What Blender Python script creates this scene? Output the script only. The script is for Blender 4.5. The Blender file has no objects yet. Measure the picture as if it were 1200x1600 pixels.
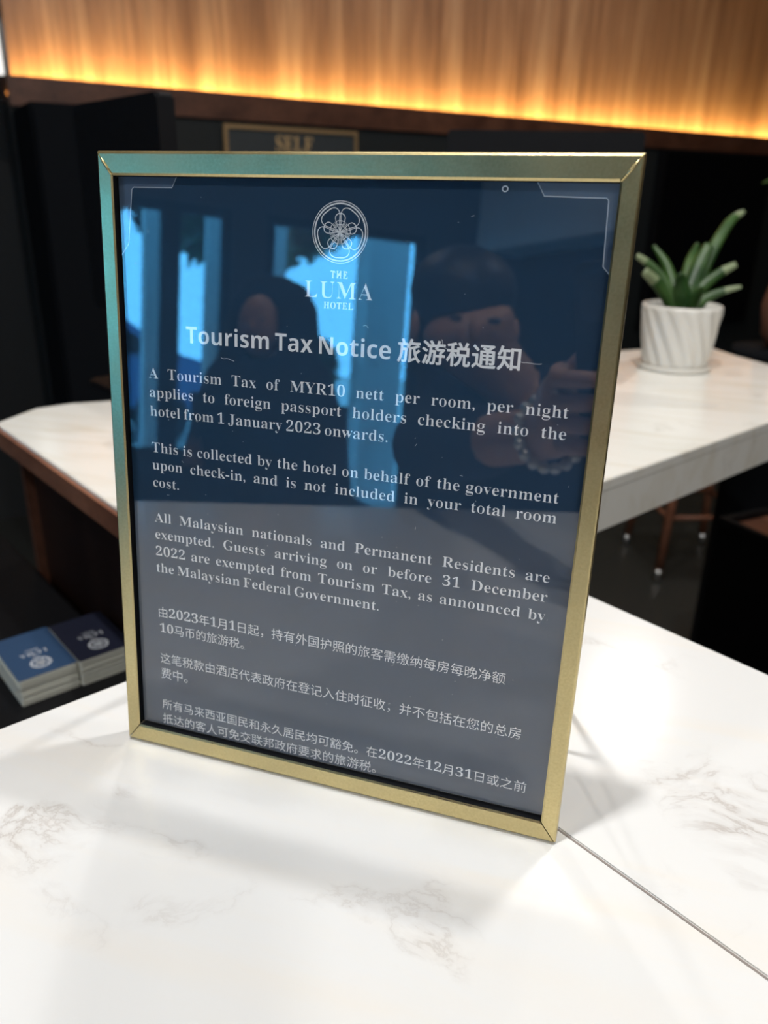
import bpy, bmesh, math, random
from mathutils import Vector as V, Matrix, noise
random.seed(7)
PI = math.pi
S = bpy.context.scene
COL = S.collection

# ---------------------------------------------------------------- camera
RW = ((0.949521, 0.132833, -0.284207), (0.313356, -0.350879, 0.882435), (0.017409, -0.926957, -0.374764))
RM = Matrix(RW)                                   # photo axes (right, down, forward) -> world
CAM = V((0.223456, -0.275375, 0.260998))
FPX = 1230.87
cd = bpy.data.cameras.new('camera'); cam = bpy.data.objects.new('camera', cd); COL.objects.link(cam); S.camera = cam
cr, cu, cb = RM.col[0], -RM.col[1], -RM.col[2]
cu = (cu - cr * cu.dot(cr)).normalized(); cb = cr.cross(cu).normalized()
cam.matrix_world = Matrix(((cr.x, cu.x, cb.x, CAM.x), (cr.y, cu.y, cb.y, CAM.y), (cr.z, cu.z, cb.z, CAM.z), (0, 0, 0, 1)))
cd.sensor_fit = 'AUTO'; cd.sensor_width = 36; cd.lens = FPX / 1600 * 36; cd.clip_start = .004; cd.clip_end = 100
cd.dof.use_dof = True; cd.dof.focus_distance = .325; cd.dof.aperture_fstop = 27.7 / 2.9

# ---------------------------------------------------------------- world, exposure, lamps
S.view_settings.view_transform = 'Standard'; S.view_settings.look = 'None'
S.view_settings.exposure = 0; S.view_settings.gamma = 1; S.view_settings.use_curve_mapping = False
S.cycles.use_guiding = True
S.cycles.use_denoising = True
S.cycles.max_bounces = 8; S.cycles.glossy_bounces = 4; S.cycles.transparent_max_bounces = 12
S.cycles.sample_clamp_indirect = 12; S.cycles.caustics_reflective = True; S.cycles.blur_glossy = 0
w = bpy.data.worlds.new('sky'); S.world = w; w.use_nodes = True
w.node_tree.nodes['Background'].inputs[0].default_value = (.10, .50, 1.0, 1)
w.node_tree.nodes['Background'].inputs[1].default_value = 10.5
FLOOR, CEIL = -1.12, 1.75
TT, NN = V((.64386, .765143, 0)), V((-.765143, .64386, 0))      # along / across the panelled wall
E1, E2 = V((.857, -.515, 0)).normalized(), V((.515, .857, 0)).normalized()   # along / across the counters
E1.normalize(); E2 = V((-E1.y, E1.x, 0))
def lamp(name, loc, power, size, color=(1, .985, .965), shape='DISK', sy=None, rot=(0, 0, 0)):
    l = bpy.data.lights.new(name, 'AREA'); l.energy = power; l.size = size; l.color = color; l.shape = shape
    if sy: l.size_y = sy
    o = bpy.data.objects.new(name, l); o.location = loc; o.rotation_euler = rot; COL.objects.link(o); return o
DOWN = [((.024, -.056, CEIL - .03), 16.5), ((.345, .452, CEIL - .03), 11.2), ((-.407, 1.083, CEIL - .03), 5)]
AMB = [((-1.2, -1.6, CEIL - .03), 13), ((.9, -1.5, CEIL - .03), 13), ((1.9, .4, CEIL - .03), 10), ((.35, 2.7, CEIL - .03), 7)]  # unseen fill lamps, added to brighten the notice, ledge and surroundings
for p, e in DOWN: lamp('downlight_or_fill_lamp', p, e, .062)
for p, e in AMB: lamp('downlight_or_fill_lamp', p, e, .2)

# ---------------------------------------------------------------- materials
def mat(name):
    m = bpy.data.materials.new(name); m.use_nodes = True
    return m, m.node_tree, m.node_tree.nodes['Principled BSDF']
def flat(name, col, rough=.5, metal=0, emis=None, es=0, spec=.5):
    m, t, b = mat(name); b.inputs['Base Color'].default_value = (*col, 1)
    b.inputs['Roughness'].default_value = rough; b.inputs['Metallic'].default_value = metal
    b.inputs['Specular IOR Level'].default_value = spec
    if emis: b.inputs['Emission Color'].default_value = (*emis, 1); b.inputs['Emission Strength'].default_value = es
    # faint wear so that nothing is perfectly even
    n = t.nodes.new('ShaderNodeTexNoise'); n.inputs['Scale'].default_value = 60; tc = t.nodes.new('ShaderNodeTexCoord')
    t.links.new(tc.outputs['Object'], n.inputs['Vector'])
    r = t.nodes.new('ShaderNodeMapRange'); r.inputs['To Min'].default_value = max(.02, rough - .06); r.inputs['To Max'].default_value = min(1, rough + .06)
    t.links.new(n.outputs['Fac'], r.inputs['Value']); t.links.new(r.outputs[0], b.inputs['Roughness'])
    return m
def ramp(t, stops):
    r = t.nodes.new('ShaderNodeValToRGB'); el = r.color_ramp.elements
    while len(el) < len(stops): el.new(.5)
    for e, (p, c) in zip(el, stops): e.position = p; e.color = (*c, 1)
    return r
def tex(t, kind, scale, vec=None, **kw):
    n = t.nodes.new(kind); n.inputs['Scale'].default_value = scale
    for k, v in kw.items(): n.inputs[k].default_value = v
    if vec: t.links.new(vec, n.inputs['Vector'])
    return n
def mapping(t, scale, rot=(0, 0, 0), coord='Object'):
    tc = t.nodes.new('ShaderNodeTexCoord'); mp = t.nodes.new('ShaderNodeMapping')
    mp.inputs['Scale'].default_value = scale; mp.inputs['Rotation'].default_value = rot
    t.links.new(tc.outputs[coord], mp.inputs['Vector']); return mp.outputs[0]
def mixc(t, f, a, b, mode='MIX'):
    m = t.nodes.new('ShaderNodeMix'); m.data_type = 'RGBA'; m.blend_type = mode
    for i, s in ((0, f), (6, a), (7, b)):
        if hasattr(s, 'links'): t.links.new(s, m.inputs[i])
        else: m.inputs[i].default_value = s if i == 0 else (*s, 1)
    return m.outputs[2]
def marble(name, base, vein, amt, warm=(.80, .70, .56), strk=.35):
    m, t, b = mat(name)
    v = mapping(t, (1, 1, 1), (0, 0, .45))
    warp = tex(t, 'ShaderNodeTexNoise', 5, v, Detail=4)
    add = t.nodes.new('ShaderNodeVectorMath'); add.operation = 'MULTIPLY_ADD'
    add.inputs[1].default_value = (.16, .16, .16)
    t.links.new(warp.outputs['Color'], add.inputs[0]); t.links.new(v, add.inputs[2])
    n1 = tex(t, 'ShaderNodeTexNoise', 7, add.outputs[0], Detail=8, Roughness=.6)
    sub = t.nodes.new('ShaderNodeMath'); sub.operation = 'SUBTRACT'; sub.inputs[1].default_value = .5
    ab = t.nodes.new('ShaderNodeMath'); ab.operation = 'ABSOLUTE'
    t.links.new(n1.outputs['Fac'], sub.inputs[0]); t.links.new(sub.outputs[0], ab.inputs[0])
    r = ramp(t, [(0, (1, 1, 1)), (.006, (.35, .35, .35)), (.03, (0, 0, 0))]); t.links.new(ab.outputs[0], r.inputs[0])
    msk = tex(t, 'ShaderNodeTexNoise', 9, v, Detail=3); mr = ramp(t, [(.52, (0, 0, 0)), (.66, (1, 1, 1))]); t.links.new(msk.outputs['Fac'], mr.inputs[0])
    mm = t.nodes.new('ShaderNodeMath'); mm.operation = 'MULTIPLY'; t.links.new(r.outputs[0], mm.inputs[0]); t.links.new(mr.outputs[0], mm.inputs[1])
    m2 = t.nodes.new('ShaderNodeMath'); m2.operation = 'MULTIPLY'; m2.inputs[1].default_value = amt; t.links.new(mm.outputs[0], m2.inputs[0])
    # long soft warm streaks
    v2 = mapping(t, (2.2, 14, 6), (0, 0, .62))
    st = tex(t, 'ShaderNodeTexNoise', 2.4, v2, Detail=5, Distortion=.8); sr = ramp(t, [(.5, (0, 0, 0)), (.72, (1, 1, 1))]); t.links.new(st.outputs['Fac'], sr.inputs[0])
    s2 = t.nodes.new('ShaderNodeMath'); s2.operation = 'MULTIPLY'; s2.inputs[1].default_value = strk; t.links.new(sr.outputs[0], s2.inputs[0])
    c1 = mixc(t, s2.outputs[0], base, warm)
    c2 = mixc(t, m2.outputs[0], c1, vein)
    t.links.new(c2, b.inputs['Base Color']); b.inputs['Roughness'].default_value = .16; b.inputs['Specular IOR Level'].default_value = .45
    return m
def wood(name, dark, mid, light, sx=14, rough=.45, axis='z', coat=0):
    m, t, b = mat(name)
    sc = {'z': (sx, sx, .55), 'x': (.55, sx, sx)}[axis]
    v = mapping(t, sc)
    n = tex(t, 'ShaderNodeTexNoise', 1.1, v, Detail=7, Roughness=.62, Distortion=.35)
    r = ramp(t, [(.3, dark), (.5, mid), (.7, light)]); t.links.new(n.outputs['Fac'], r.inputs[0])
    v2 = mapping(t, tuple(s * 6 for s in sc)); n2 = tex(t, 'ShaderNodeTexNoise', 1.4, v2, Detail=3)
    c = mixc(t, .35, r.outputs[0], n2.outputs['Fac'], 'OVERLAY')
    t.links.new(c, b.inputs['Base Color']); b.inputs['Roughness'].default_value = rough
    b.inputs['Coat Weight'].default_value = coat
    return m
def brass(name):
    m, t, b = mat(name); v = mapping(t, (1, 1, 1))
    n = tex(t, 'ShaderNodeTexNoise', 900, v, Detail=2); n2 = tex(t, 'ShaderNodeTexNoise', 45, v, Detail=3)
    c = mixc(t, n.outputs['Fac'], (.46, .37, .17), (.80, .68, .36)); c = mixc(t, n2.outputs['Fac'], c, (.58, .48, .25))
    t.links.new(c, b.inputs['Base Color']); b.inputs['Metallic'].default_value = 1
    r = t.nodes.new('ShaderNodeMapRange'); r.inputs['To Min'].default_value = .24; r.inputs['To Max'].default_value = .40
    t.links.new(n2.outputs['Fac'], r.inputs['Value']); t.links.new(r.outputs[0], b.inputs['Roughness'])
    bp = t.nodes.new('ShaderNodeBump'); bp.inputs['Strength'].default_value = .18; bp.inputs['Distance'].default_value = .0002
    t.links.new(n.outputs['Fac'], bp.inputs['Height']); t.links.new(bp.outputs[0], b.inputs['Normal'])
    return m
def glass(name, ior=1.49, tint=(1, 1, 1)):
    m = bpy.data.materials.new(name); m.use_nodes = True; t = m.node_tree; t.nodes.clear()
    o = t.nodes.new('ShaderNodeOutputMaterial'); mx = t.nodes.new('ShaderNodeMixShader')
    tr = t.nodes.new('ShaderNodeBsdfTransparent'); tr.inputs[0].default_value = (*tint, 1)
    gl = t.nodes.new('ShaderNodeBsdfGlossy'); gl.inputs['Roughness'].default_value = .012
    fr = t.nodes.new('ShaderNodeFresnel'); ge = t.nodes.new('ShaderNodeNewGeometry')
    mr = t.nodes.new('ShaderNodeMapRange'); mr.inputs['To Min'].default_value = ior; mr.inputs['To Max'].default_value = 1 / ior
    t.links.new(ge.outputs['Backfacing'], mr.inputs['Value']); t.links.new(mr.outputs[0], fr.inputs['IOR'])
    t.links.new(fr.outputs[0], mx.inputs[0]); t.links.new(tr.outputs[0], mx.inputs[1]); t.links.new(gl.outputs[0], mx.inputs[2])
    t.links.new(mx.outputs[0], o.inputs[0]); return m

M = {}
M['marble'] = marble('white_marble', (.735, .735, .725), (.34, .28, .24), .55, strk=.25)
M['marble2'] = marble('cream_marble', (.84, .82, .76), (.42, .36, .28), .45, (.70, .64, .52), .6)
M['panel'] = wood('panel_wood', (.24, .12, .07), (.40, .215, .125), (.60, .37, .23), 9, .42, 'z')
M['ledge'] = wood('ledge_wood', (.06, .022, .013), (.105, .042, .024), (.15, .062, .035), 10, .4, 'x')
M['cab'] = wood('cabinet_wood', (.010, .005, .004), (.022, .010, .007), (.04, .018, .012), 8, .35, 'z')
M['strip'] = wood('edge_wood', (.16, .06, .035), (.25, .10, .055), (.33, .14, .08), 20, .4, 'x')
M['brass'] = brass('brushed_brass')
M['brass_dull'] = flat('dull_brass', (.45, .30, .15), .45, .6)
M['black'] = flat('black_plastic', (.006, .006, .007), .45, spec=.15)
M['blackmatte'] = flat('matte_black_and_shade', (.006, .007, .009), .9, spec=.1)
M['screen'] = flat('black_screen', (.003, .003, .004), .18, spec=.3)
M['slate'] = flat('dark_wall_paint', (.016, .019, .020), .6, spec=.3)
M['navy'] = flat('navy_print', (.013, .044, .092), .5, spec=.3)
M['ink'] = flat('white_print', (.93, .95, .96), .6, spec=.2)
M['corner'] = flat('blue_grey_print', (.085, .13, .20), .5, spec=.3)
M['cline'] = flat('pale_blue_line', (.50, .56, .62), .5, spec=.2)
M['glass'] = glass('acrylic_pane', 1.76)
M['wglass'] = glass('window_glass', 1.45, (.96, .98, .98))
M['cerm'] = flat('white_ceramic', (.76, .73, .67), .22)
M['soil'] = flat('dark_soil', (.02, .014, .01), .95)
M['cardw'] = flat('card_stock', (.62, .62, .54), .75, spec=.2)
M['cardb'] = flat('blue_card', (.028, .062, .13), .38)
M['cardd'] = flat('shaded_blue_card', (.014, .016, .032), .38)  # blue card colour darkened to stand for shade on the right stack
M['silver'] = flat('grey_print', (.50, .52, .55), .5)
M['steel'] = flat('steel', (.5, .5, .5), .3, 1)
M['floor'] = flat('stone_floor', (.045, .046, .042), .3)
M['white'] = flat('white_paint', (.75, .75, .74), .6)
M['ceil'] = flat('ceiling_paint', (.55, .52, .47), .8)
M['dark'] = flat('dark_paint', (.03, .03, .03), .6)
M['pave'] = flat('pale_paving', (.5, .5, .48), .8)
M['led'] = flat('led_strip', (1, .8, .4), .5, emis=(1, .62, .18), es=25)
M['lens'] = flat('lamp_lens', (1, 1, 1), .5, emis=(1, .95, .88), es=6)
M['lampw'] = flat('lit_white_glass', (1, 1, 1), .3, emis=(1, .97, .92), es=1.1)
M['cloth1'] = flat('black_cloth', (.012, .013, .016), .9, spec=.2)
M['cloth2'] = flat('navy_cloth', (.014, .02, .035), .9, spec=.2)
M['skin'] = flat('skin', (.42, .23, .15), .5)
M['hair'] = flat('black_hair', (.008, .006, .005), .5)
M['pearl'] = flat('silver_chain', (.7, .7, .66), .3, .8)
M['tyre'] = flat('tyre_rubber', (.01, .01, .01), .8)
M['carp'] = flat('blue_car_paint', (.12, .22, .42), .25)
M['bark'] = flat('bark', (.06, .04, .025), .9)
def leafm(name, a, b_):
    m, t, b = mat(name); v = mapping(t, (1, 1, 1)); n = tex(t, 'ShaderNodeTexNoise', 18, v, Detail=3)
    r = ramp(t, [(.35, a), (.68, b_)]); t.links.new(n.outputs['Fac'], r.inputs[0]); t.links.new(r.outputs[0], b.inputs['Base Color'])
    b.inputs['Roughness'].default_value = .38; return m
M['leaf'] = leafm('succulent_leaf', (.012, .05, .008), (.07, .15, .035))
M['tip'] = flat('pale_leaf_tip', (.25, .31, .17), .4)
M['foliage'] = leafm('tree_leaves', (.012, .04, .012), (.06, .14, .03))

# ---------------------------------------------------------------- helpers
def obj(name, bm, m, parent=None, smooth=False, mtx=None):
    me = bpy.data.meshes.new(name)
    if mtx is not None: bmesh.ops.transform(bm, matrix=mtx, verts=bm.verts)
    bmesh.ops.recalc_face_normals(bm, faces=bm.faces)
    bm.to_mesh(me); bm.free()
    for x in (m if isinstance(m, (list, tuple)) else [m]): me.materials.append(x)
    if smooth:
        for p in me.polygons: p.use_smooth = True
    o = bpy.data.objects.new(name, me); COL.objects.link(o)
    if parent: o.parent = parent
    return o
def tag(o, label, cat, group=None):
    o['label'] = label; o['category'] = cat
    if group: o['group'] = group
    return o
def struct(o): o['kind'] = 'structure'; return o
def empty(name, loc, label, cat, rz=0, group=None, rx=0):
    o = bpy.data.objects.new(name, None); o.empty_display_size = .05; COL.objects.link(o)
    o.location = loc; o.rotation_euler = (rx, 0, rz); return tag(o, label, cat, group)
def box(bm, x0, x1, y0, y1, z0, z1, bev=0):
    r = bmesh.ops.create_cube(bm, size=1)
    for v in r['verts']: v.co = V(((x0 + x1) / 2 + v.co.x * (x1 - x0), (y0 + y1) / 2 + v.co.y * (y1 - y0), (z0 + z1) / 2 + v.co.z * (z1 - z0)))
    if bev:
        es = list({e for v in r['verts'] for e in v.link_edges}); bmesh.ops.bevel(bm, geom=es, offset=bev, segments=2, affect='EDGES')
    return bm
def boxo(name, d, m, parent=None, bev=0, mtx=None):
    return obj(name, box(bmesh.new(), *d, bev), m, parent, mtx=mtx)
def prism(pts, z0, z1, bev=0):
    bm = bmesh.new(); a = [bm.verts.new((p[0], p[1], z0)) for p in pts]; b = [bm.verts.new((p[0], p[1], z1)) for p in pts]
    n = len(pts); bm.faces.new(a[::-1]); top = bm.faces.new(b)
    for i in range(n): bm.faces.new((a[i], a[(i + 1) % n], b[(i + 1) % n], b[i]))
    if bev: bmesh.ops.bevel(bm, geom=list(top.edges), offset=bev, segments=2, affect='EDGES')
    return bm
def lathe(prof, n=40, bm=None, off=(0, 0, 0), cap=True):
    bm = bm or bmesh.new(); rings = []
    for r, z in prof: rings.append([bm.verts.new((off[0] + r * math.cos(2 * PI * i / n), off[1] + r * math.sin(2 * PI * i / n), off[2] + z)) for i in range(n)])
    for a, b in zip(rings, rings[1:]):
        for i in range(n): bm.faces.new((a[i], a[(i + 1) % n], b[(i + 1) % n], b[i]))
    if cap: bm.faces.new(rings[0][::-1]); bm.faces.new(rings[-1])
    return bm
def tube(pts, rad, n=8, bm=None):
    bm = bm or bmesh.new(); pts = [V(p) for p in pts]; rings = []
    for i, p in enumerate(pts):
        d = (pts[min(i + 1, len(pts) - 1)] - pts[max(i - 1, 0)]).normalized()
        a = d.cross(V((0, 0, 1)) if abs(d.z) < .9 else V((1, 0, 0))).normalized(); b = d.cross(a)
        r = rad[i] if isinstance(rad, (list, tuple)) else rad
        rings.append([bm.verts.new(p + (a * math.cos(2 * PI * k / n) + b * math.sin(2 * PI * k / n)) * r) for k in range(n)])
    for A, B in zip(rings, rings[1:]):
        for k in range(n): bm.faces.new((A[k], A[(k + 1) % n], B[(k + 1) % n], B[k]))
    bm.faces.new(rings[0][::-1]); bm.faces.new(rings[-1]); return bm
def ribbon(bm, pts, wd, z=0, closed=False, th=.00006):
    """flat inked line in the XY plane"""
    P = [V((p[0], p[1], 0)) for p in pts]; n = len(P); L = []
    for i in range(n):
        a = P[(i - 1) % n] if closed or i else P[i]; b = P[(i + 1) % n] if closed or i < n - 1 else P[i]
        d = (b - a); d = d.normalized() if d.length > 1e-9 else V((1, 0, 0)); q = V((-d.y, d.x, 0)) * wd[i] / 2 if isinstance(wd, list) else V((-d.y, d.x, 0)) * wd / 2
        L.append((bm.verts.new(P[i] + q + V((0, 0, z))), bm.verts.new(P[i] - q + V((0, 0, z)))))
    for i in range(n if closed else n - 1):
        a, b = L[i], L[(i + 1) % n]; bm.faces.new((a[0], b[0], b[1], a[1]))
    return bm
BASIS = lambda x, y, o: Matrix(((x.x, y.x, x.cross(y).x, o.x), (x.y, y.y, x.cross(y).y, o.y), (x.z, y.z, x.cross(y).z, o.z), (0, 0, 0, 1)))
ME = BASIS(E1, E2, V((0, 0, 0)))                    # counter axes
MT = BASIS(TT, NN, V((0, 0, 0)))                    # panelled-wall axes
RZT = math.atan2(TT.y, TT.x); RZE = math.atan2(E1.y, E1.x)
def ray(px, py): return RM @ V(((px - 600) / FPX, (py - 800) / FPX, 1))
def at(px, py, depth): return CAM + ray(px, py) * depth
def on_z(px, py, z=0): v = ray(px, py); return CAM + v * ((z - CAM.z) / v.z)
def on_plane(px, py, n, c): v = ray(px, py); return CAM + v * ((c - n.dot(CAM)) / n.dot(v))
def e12(p): return (p.dot(E1), p.dot(E2))

# text: every glyph outline comes from Blender's own built-in font
def math_serif(s):
    out = ''
    for ch in s:
        if 'A' <= ch <= 'Z': out += chr(0x1D400 + ord(ch) - 65)
        elif 'a' <= ch <= 'z': out += chr(0x1D41A + ord(ch) - 97)
        elif '0' <= ch <= '9': out += chr(0x1D7CE + ord(ch) - 48)
        else: out += ch
    return out
def math_sans(s):
    out = ''
    for ch in s:
        if 'A' <= ch <= 'Z': out += chr(0x1D5D4 + ord(ch) - 65)
        elif 'a' <= ch <= 'z': out += chr(0x1D5EE + ord(ch) - 97)
        else: out += ch
    return out
GC = {}
def glyphs(body, offset, thin=0):
    """offset = even weight change; thin = stems made narrower, hairlines kept"""
    if thin:
        k = (body, offset, thin)
        if k not in GC:
            g0, g1 = glyphs(body, offset), glyphs(body, offset - thin)
            vs = [V((b.x, a.y, 0)) for a, b in zip(g0[0], g1[0])] if len(g0[0]) == len(g1[0]) else g1[0]
            xs = [v.x for v in vs]; GC[k] = (vs, g0[1] if len(g0[0]) == len(g1[0]) else g1[1], min(xs), max(xs))
        return GC[k]
    return glyphs_(body, offset)
def glyphs_(body, offset):
    """verts, faces, xmin, xmax of a piece of writing at em size 1"""
    k = (body, offset)
    if k not in GC:
        c = bpy.data.curves.new('t', 'FONT'); c.body = body; c.offset = offset; c.resolution_u = 3; c.fill_mode = 'FRONT'
        o = bpy.data.objects.new('t', c); COL.objects.link(o)
        dg = bpy.context.evaluated_depsgraph_get(); me = o.evaluated_get(dg).to_mesh()
        vs = [v.co.copy() for v in me.vertices]; fs = [tuple(p.vertices) for p in me.polygons]
        o.to_mesh_clear(); bpy.data.objects.remove(o); bpy.data.curves.remove(c)
        xs = [v.x for v in vs] or [0]
        GC[k] = (vs, fs, min(xs), max(xs))
    return GC[k]
def put(bm, g, x, y, sx, sy, z=0, flush=True):
    vs, fs, a, b = g
    nv = [bm.verts.new((x + (v.x - (a if flush else 0)) * sx, y + v.y * sy, z)) for v in vs]
    for f in fs:
        try: bm.faces.new([nv[i] for i in f])
        except ValueError: pass
    return (b - a) * sx
SOFF, THIN = -.003, .0148
ADV = {}
def adv(ch):
    if ch not in ADV: ADV[ch] = glyphs(math_serif('H' + ch + 'H'), 0)[3] - glyphs(math_serif('HH'), 0)[3]
    return ADV[ch]
def word(q, off, thin):
    """a serif word assembled letter by letter, first letter flush at x = 0"""
    vs, fs, x = [], [], 0
    for ch in q:
        g = glyphs(math_serif(ch), off, thin * {'e': .75, 'M': .8, 'w': .7, ',': .2, '.': .2, '-': 0}.get(ch, 1)); n = len(vs)
        vs += [V((v.x + x, v.y, 0)) for v in g[0]]; fs += [tuple(i + n for i in f) for f in g[1]]; x += adv(ch)
    xs = [v.x for v in vs]; return (vs, fs, min(xs), max(xs))
def serif_line(bm, text, x, y, width=None, em=.0068, sx=1.0, gap=.0020, justify=True, z=0, off=SOFF):
    ws = text.split(' '); gs = [word(q, off, THIN) for q in ws]
    nat = sum(g[3] - g[2] for g in gs) * em * sx
    if width and justify and len(ws) > 1: gap = (width - nat) / (len(ws) - 1)
    for g in gs: x += put(bm, g, x, y, em * sx, em, z) + gap
    return x - gap

# ================================================================ SETTING
def walls():
    T0, T1, N0, N1, NB = -3.9, 6.6, -3.3, 2.4205, 3.3
    ts = .354
    b = bmesh.new(); box(b, T0 - .1, T1 + .1, N0 - .1, NB + .1, FLOOR - .1, FLOOR); struct(obj('floor', b, M['floor'], mtx=MT))
    b = bmesh.new(); box(b, T0 - .1, T1 + .1, N0 - .1, NB + .1, CEIL, CEIL + .1); struct(obj('ceiling', b, M['ceil'], mtx=MT))
    b = bmesh.new(); box(b, on_plane(9, 60, NN, N1 + .06).dot(TT), T1, N1 + .06, N1 + .18, .49, CEIL); struct(obj('wall_back', b, M['panel'], mtx=MT))
    b = bmesh.new(); box(b, ts, T1, N1 + .012, N1 + .18, FLOOR, .4815); struct(obj('wall_lower', b, M['slate'], mtx=MT))
    b = bmesh.new(); box(b, T0, ts + .18, NB, NB + .1, FLOOR, CEIL); box(b, ts + .12, ts + .18, N1 + .18, NB + .1, FLOOR, CEIL); struct(obj('wall_alcove', b, M['dark'], mtx=MT))
    b = bmesh.new(); box(b, T1, T1 + .1, N0, N1 + .1, FLOOR, CEIL); struct(obj('wall_right', b, M['dark'], mtx=MT))
    b = bmesh.new(); box(b, T0, T1, N0 - .1, N0, FLOOR, CEIL); struct(obj('wall_front', b, M['dark'], mtx=MT))
    # shopfront: header, pier and plinth around three tall panes
    b = bmesh.new()
    box(b, T0 - .1, T0, N0, NB, .84, CEIL); box(b, T0 - .1, T0, N0, -1.95, FLOOR, .84); box(b, T0 - .1, T0, .20, NB, FLOOR, .84); box(b, T0 - .1, T0, -1.01, -.83, FLOOR, .84)
    struct(obj('wall_left', b, M['dark'], mtx=MT))
    xs = [(-1.95, -1.01), (-.83, -.52), (-.52, .20)]
    for i in range(3):
        f = bmesh.new(); a, c = xs[i]
        for q in ((a, a + .05, FLOOR, .84), (c - .05, c, FLOOR, .84), (a + .05, c - .05, 0.79, .84), (a + .05, c - .05, FLOOR, FLOOR + .06)):
            box(f, T0 - .08, T0 - .02, q[0], q[1], q[2], q[3])
        fr = struct(obj('window_%d' % (i + 1), f, M['black'], mtx=MT))
        g = bmesh.new(); box(g, T0 - .055, T0 - .049, a + .05, c - .05, FLOOR + .06, .79); obj('pane', g, M['wglass'], fr, mtx=MT)
    b = bmesh.new(); box(b, -3.6, 3.2, -2.35, -2.1, .74, CEIL); struct(obj('trim_2', b, M['white'], mtx=MT))
    # wooden ledge below the panelling, with the LED strip lying in its trough
    b = bmesh.new(); box(b, ts, T1, N1, N1 + .012, .4815, .5605); box(b, ts, T1, N1 + .012, N1 + .06, .4815, .50); box(b, ts, ts + .011, N1 + .012, N1 + .18, .50, .5605)
    struct(obj('trim_1', b, M['ledge'], mtx=MT))
    b = bmesh.new(); box(b, ts, T1, N1, N1 + .012, FLOOR, FLOOR + .1)
    struct(obj('baseboard_back', b, M['ledge'], mtx=MT))
walls()

N1 = 2.4205
def wp(t, n, z): return TT * t + NN * n + V((0, 0, z))
led = boxo('led_strip', (.37, 6.5, N1 + .02, N1 + .034, .501, .506), M['led'], mtx=MT)
tag(led, 'glowing orange LED strip hidden in the trough of the wooden wall ledge', 'light strip')
L = lamp('led_lamp', wp(3.4, N1 + .034, .512), 36, 6.1, (1, .68, .20), 'RECTANGLE', .012)
L.rotation_euler = (math.radians(180), 0, RZT)                     # the strip shines straight up the panelling
DL = ['recessed downlight straight above the framed notice', 'recessed downlight above the gap between counter and desk', 'recessed downlight above the far left of the desk', 'added wide fill light in the ceiling nearest the shop windows', 'wide recessed downlight above the photographer\'s right side', 'added wide fill light in the ceiling at the right end of the counter', 'added wide fill light in the ceiling nearest the wood panelling']
for (p, e) in DOWN + AMB:                                          # ceiling fittings, one per lamp; wide ones house the added fill lamps
    o = empty('downlight', (p[0], p[1], CEIL), DL.pop(0), 'ceiling light', group='ceiling downlights')
    r_ = .045 if (p, e) in DOWN else .12
    obj('trim_ring', lathe([(r_ + .02, 0), (r_ + .02, -.006), (r_, -.008), (r_ - .004, -.002), (r_ - .004, 0)], 32, cap=False), M['white'], o, True)
    obj('lens', lathe([(r_ - .006, -.0005), (r_ - .006, -.003)], 32), M['lens'], o)

# ================================================================ NEAR COUNTER (two marble slabs)
ctr = empty('reception_counter', E1 * .5 + E2 * -.1 + V((0, 0, FLOOR)), 'white marble-topped counter carrying the framed notice, nearest the viewer', 'counter')
def rel(o, root):                                                   # keep world placement under a root
    bpy.context.view_layer.update(); o.parent = root; o.matrix_parent_inverse = root.matrix_world.inverted(); return o
def eslab(a0, a1, b0, b1, z0, z1, bev=.0015):
    return box(bmesh.new(), a0, a1, b0, b1, z0, z1, bev)
SEAM = .1191
rel(obj('marble_slab', eslab(-.0492, 1.25, -.585, SEAM - .0003, -.03, 0, .0007), M['marble'], mtx=ME), ctr)
rel(obj('marble_slab', eslab(-.0492, 1.25, SEAM + .0005, .3150, -.03, 0, .0007), M['marble'], mtx=ME), ctr)
rel(boxo('seam_filler', (-.045, 1.245, SEAM - .0004, SEAM + .0006, -.028, -.0004), flat('seam_grout', (.24, .21, .19), .8), mtx=ME), ctr)
rel(boxo('cabinet_body', (-.03, 1.22, -.54, .28, FLOOR + .08, -.03), M['cab'], mtx=ME), ctr)
rel(boxo('plinth', (-.02, 1.2, -.5, .25, FLOOR, FLOOR + .08), M['black'], mtx=ME), ctr)

# ================================================================ FAR DESK
dsk = empty('reception_desk', E1 * -.35 + E2 * .6 + V((0, 0, FLOOR)), 'cream marble-topped desk with the potted plant, behind the framed notice', 'desk')
arc = [on_z(px, py) for px, py in ((2, 648), (56, 638), (112, 630), (169, 627))]
arc = [e12(p) for p in arc]
bk = [e12(on_z(px, py)) for px, py in ((985, 547), (1060, 541.5), (1110, 543), (1150, 556), (1200, 570))]
poly = [(-.652, .125)] + arc[1:] + [(-.60, .80)] + bk + [(-.080, 1.22), (-.080, .125)]
rel(obj('worktop', prism(poly, -.011, 0, .001), M['marble2'], mtx=ME), dsk)
rel(boxo('apron', (-.105, -.0802, .1252, 1.215, -.0565, -.0112), M['marble2'], mtx=ME, bev=.0008), dsk)
rel(boxo('edge_band', (-.652, -.0805, .1205, .1245, -.0255, -.0035), M['strip'], mtx=ME), dsk)
ins = [(a + .02 * (1 if a < -.3 else -1), b + .015 * (1 if b < .5 else -1)) for a, b in poly]
rel(obj('cabinet_body', prism([(-.630, .15), (-.64, .28), (-.56, .8), (-.44, 1.0), (-.40, 1.0), (-.40, .32), (-.12, .32), (-.12, .15)], FLOOR + .1, -.0112), M['cab'], mtx=ME), dsk)
rel(boxo('corner_post', (-.634, -.623, .139, .150, -1.0, -.0255), M['ledge'], mtx=ME), dsk)
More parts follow.
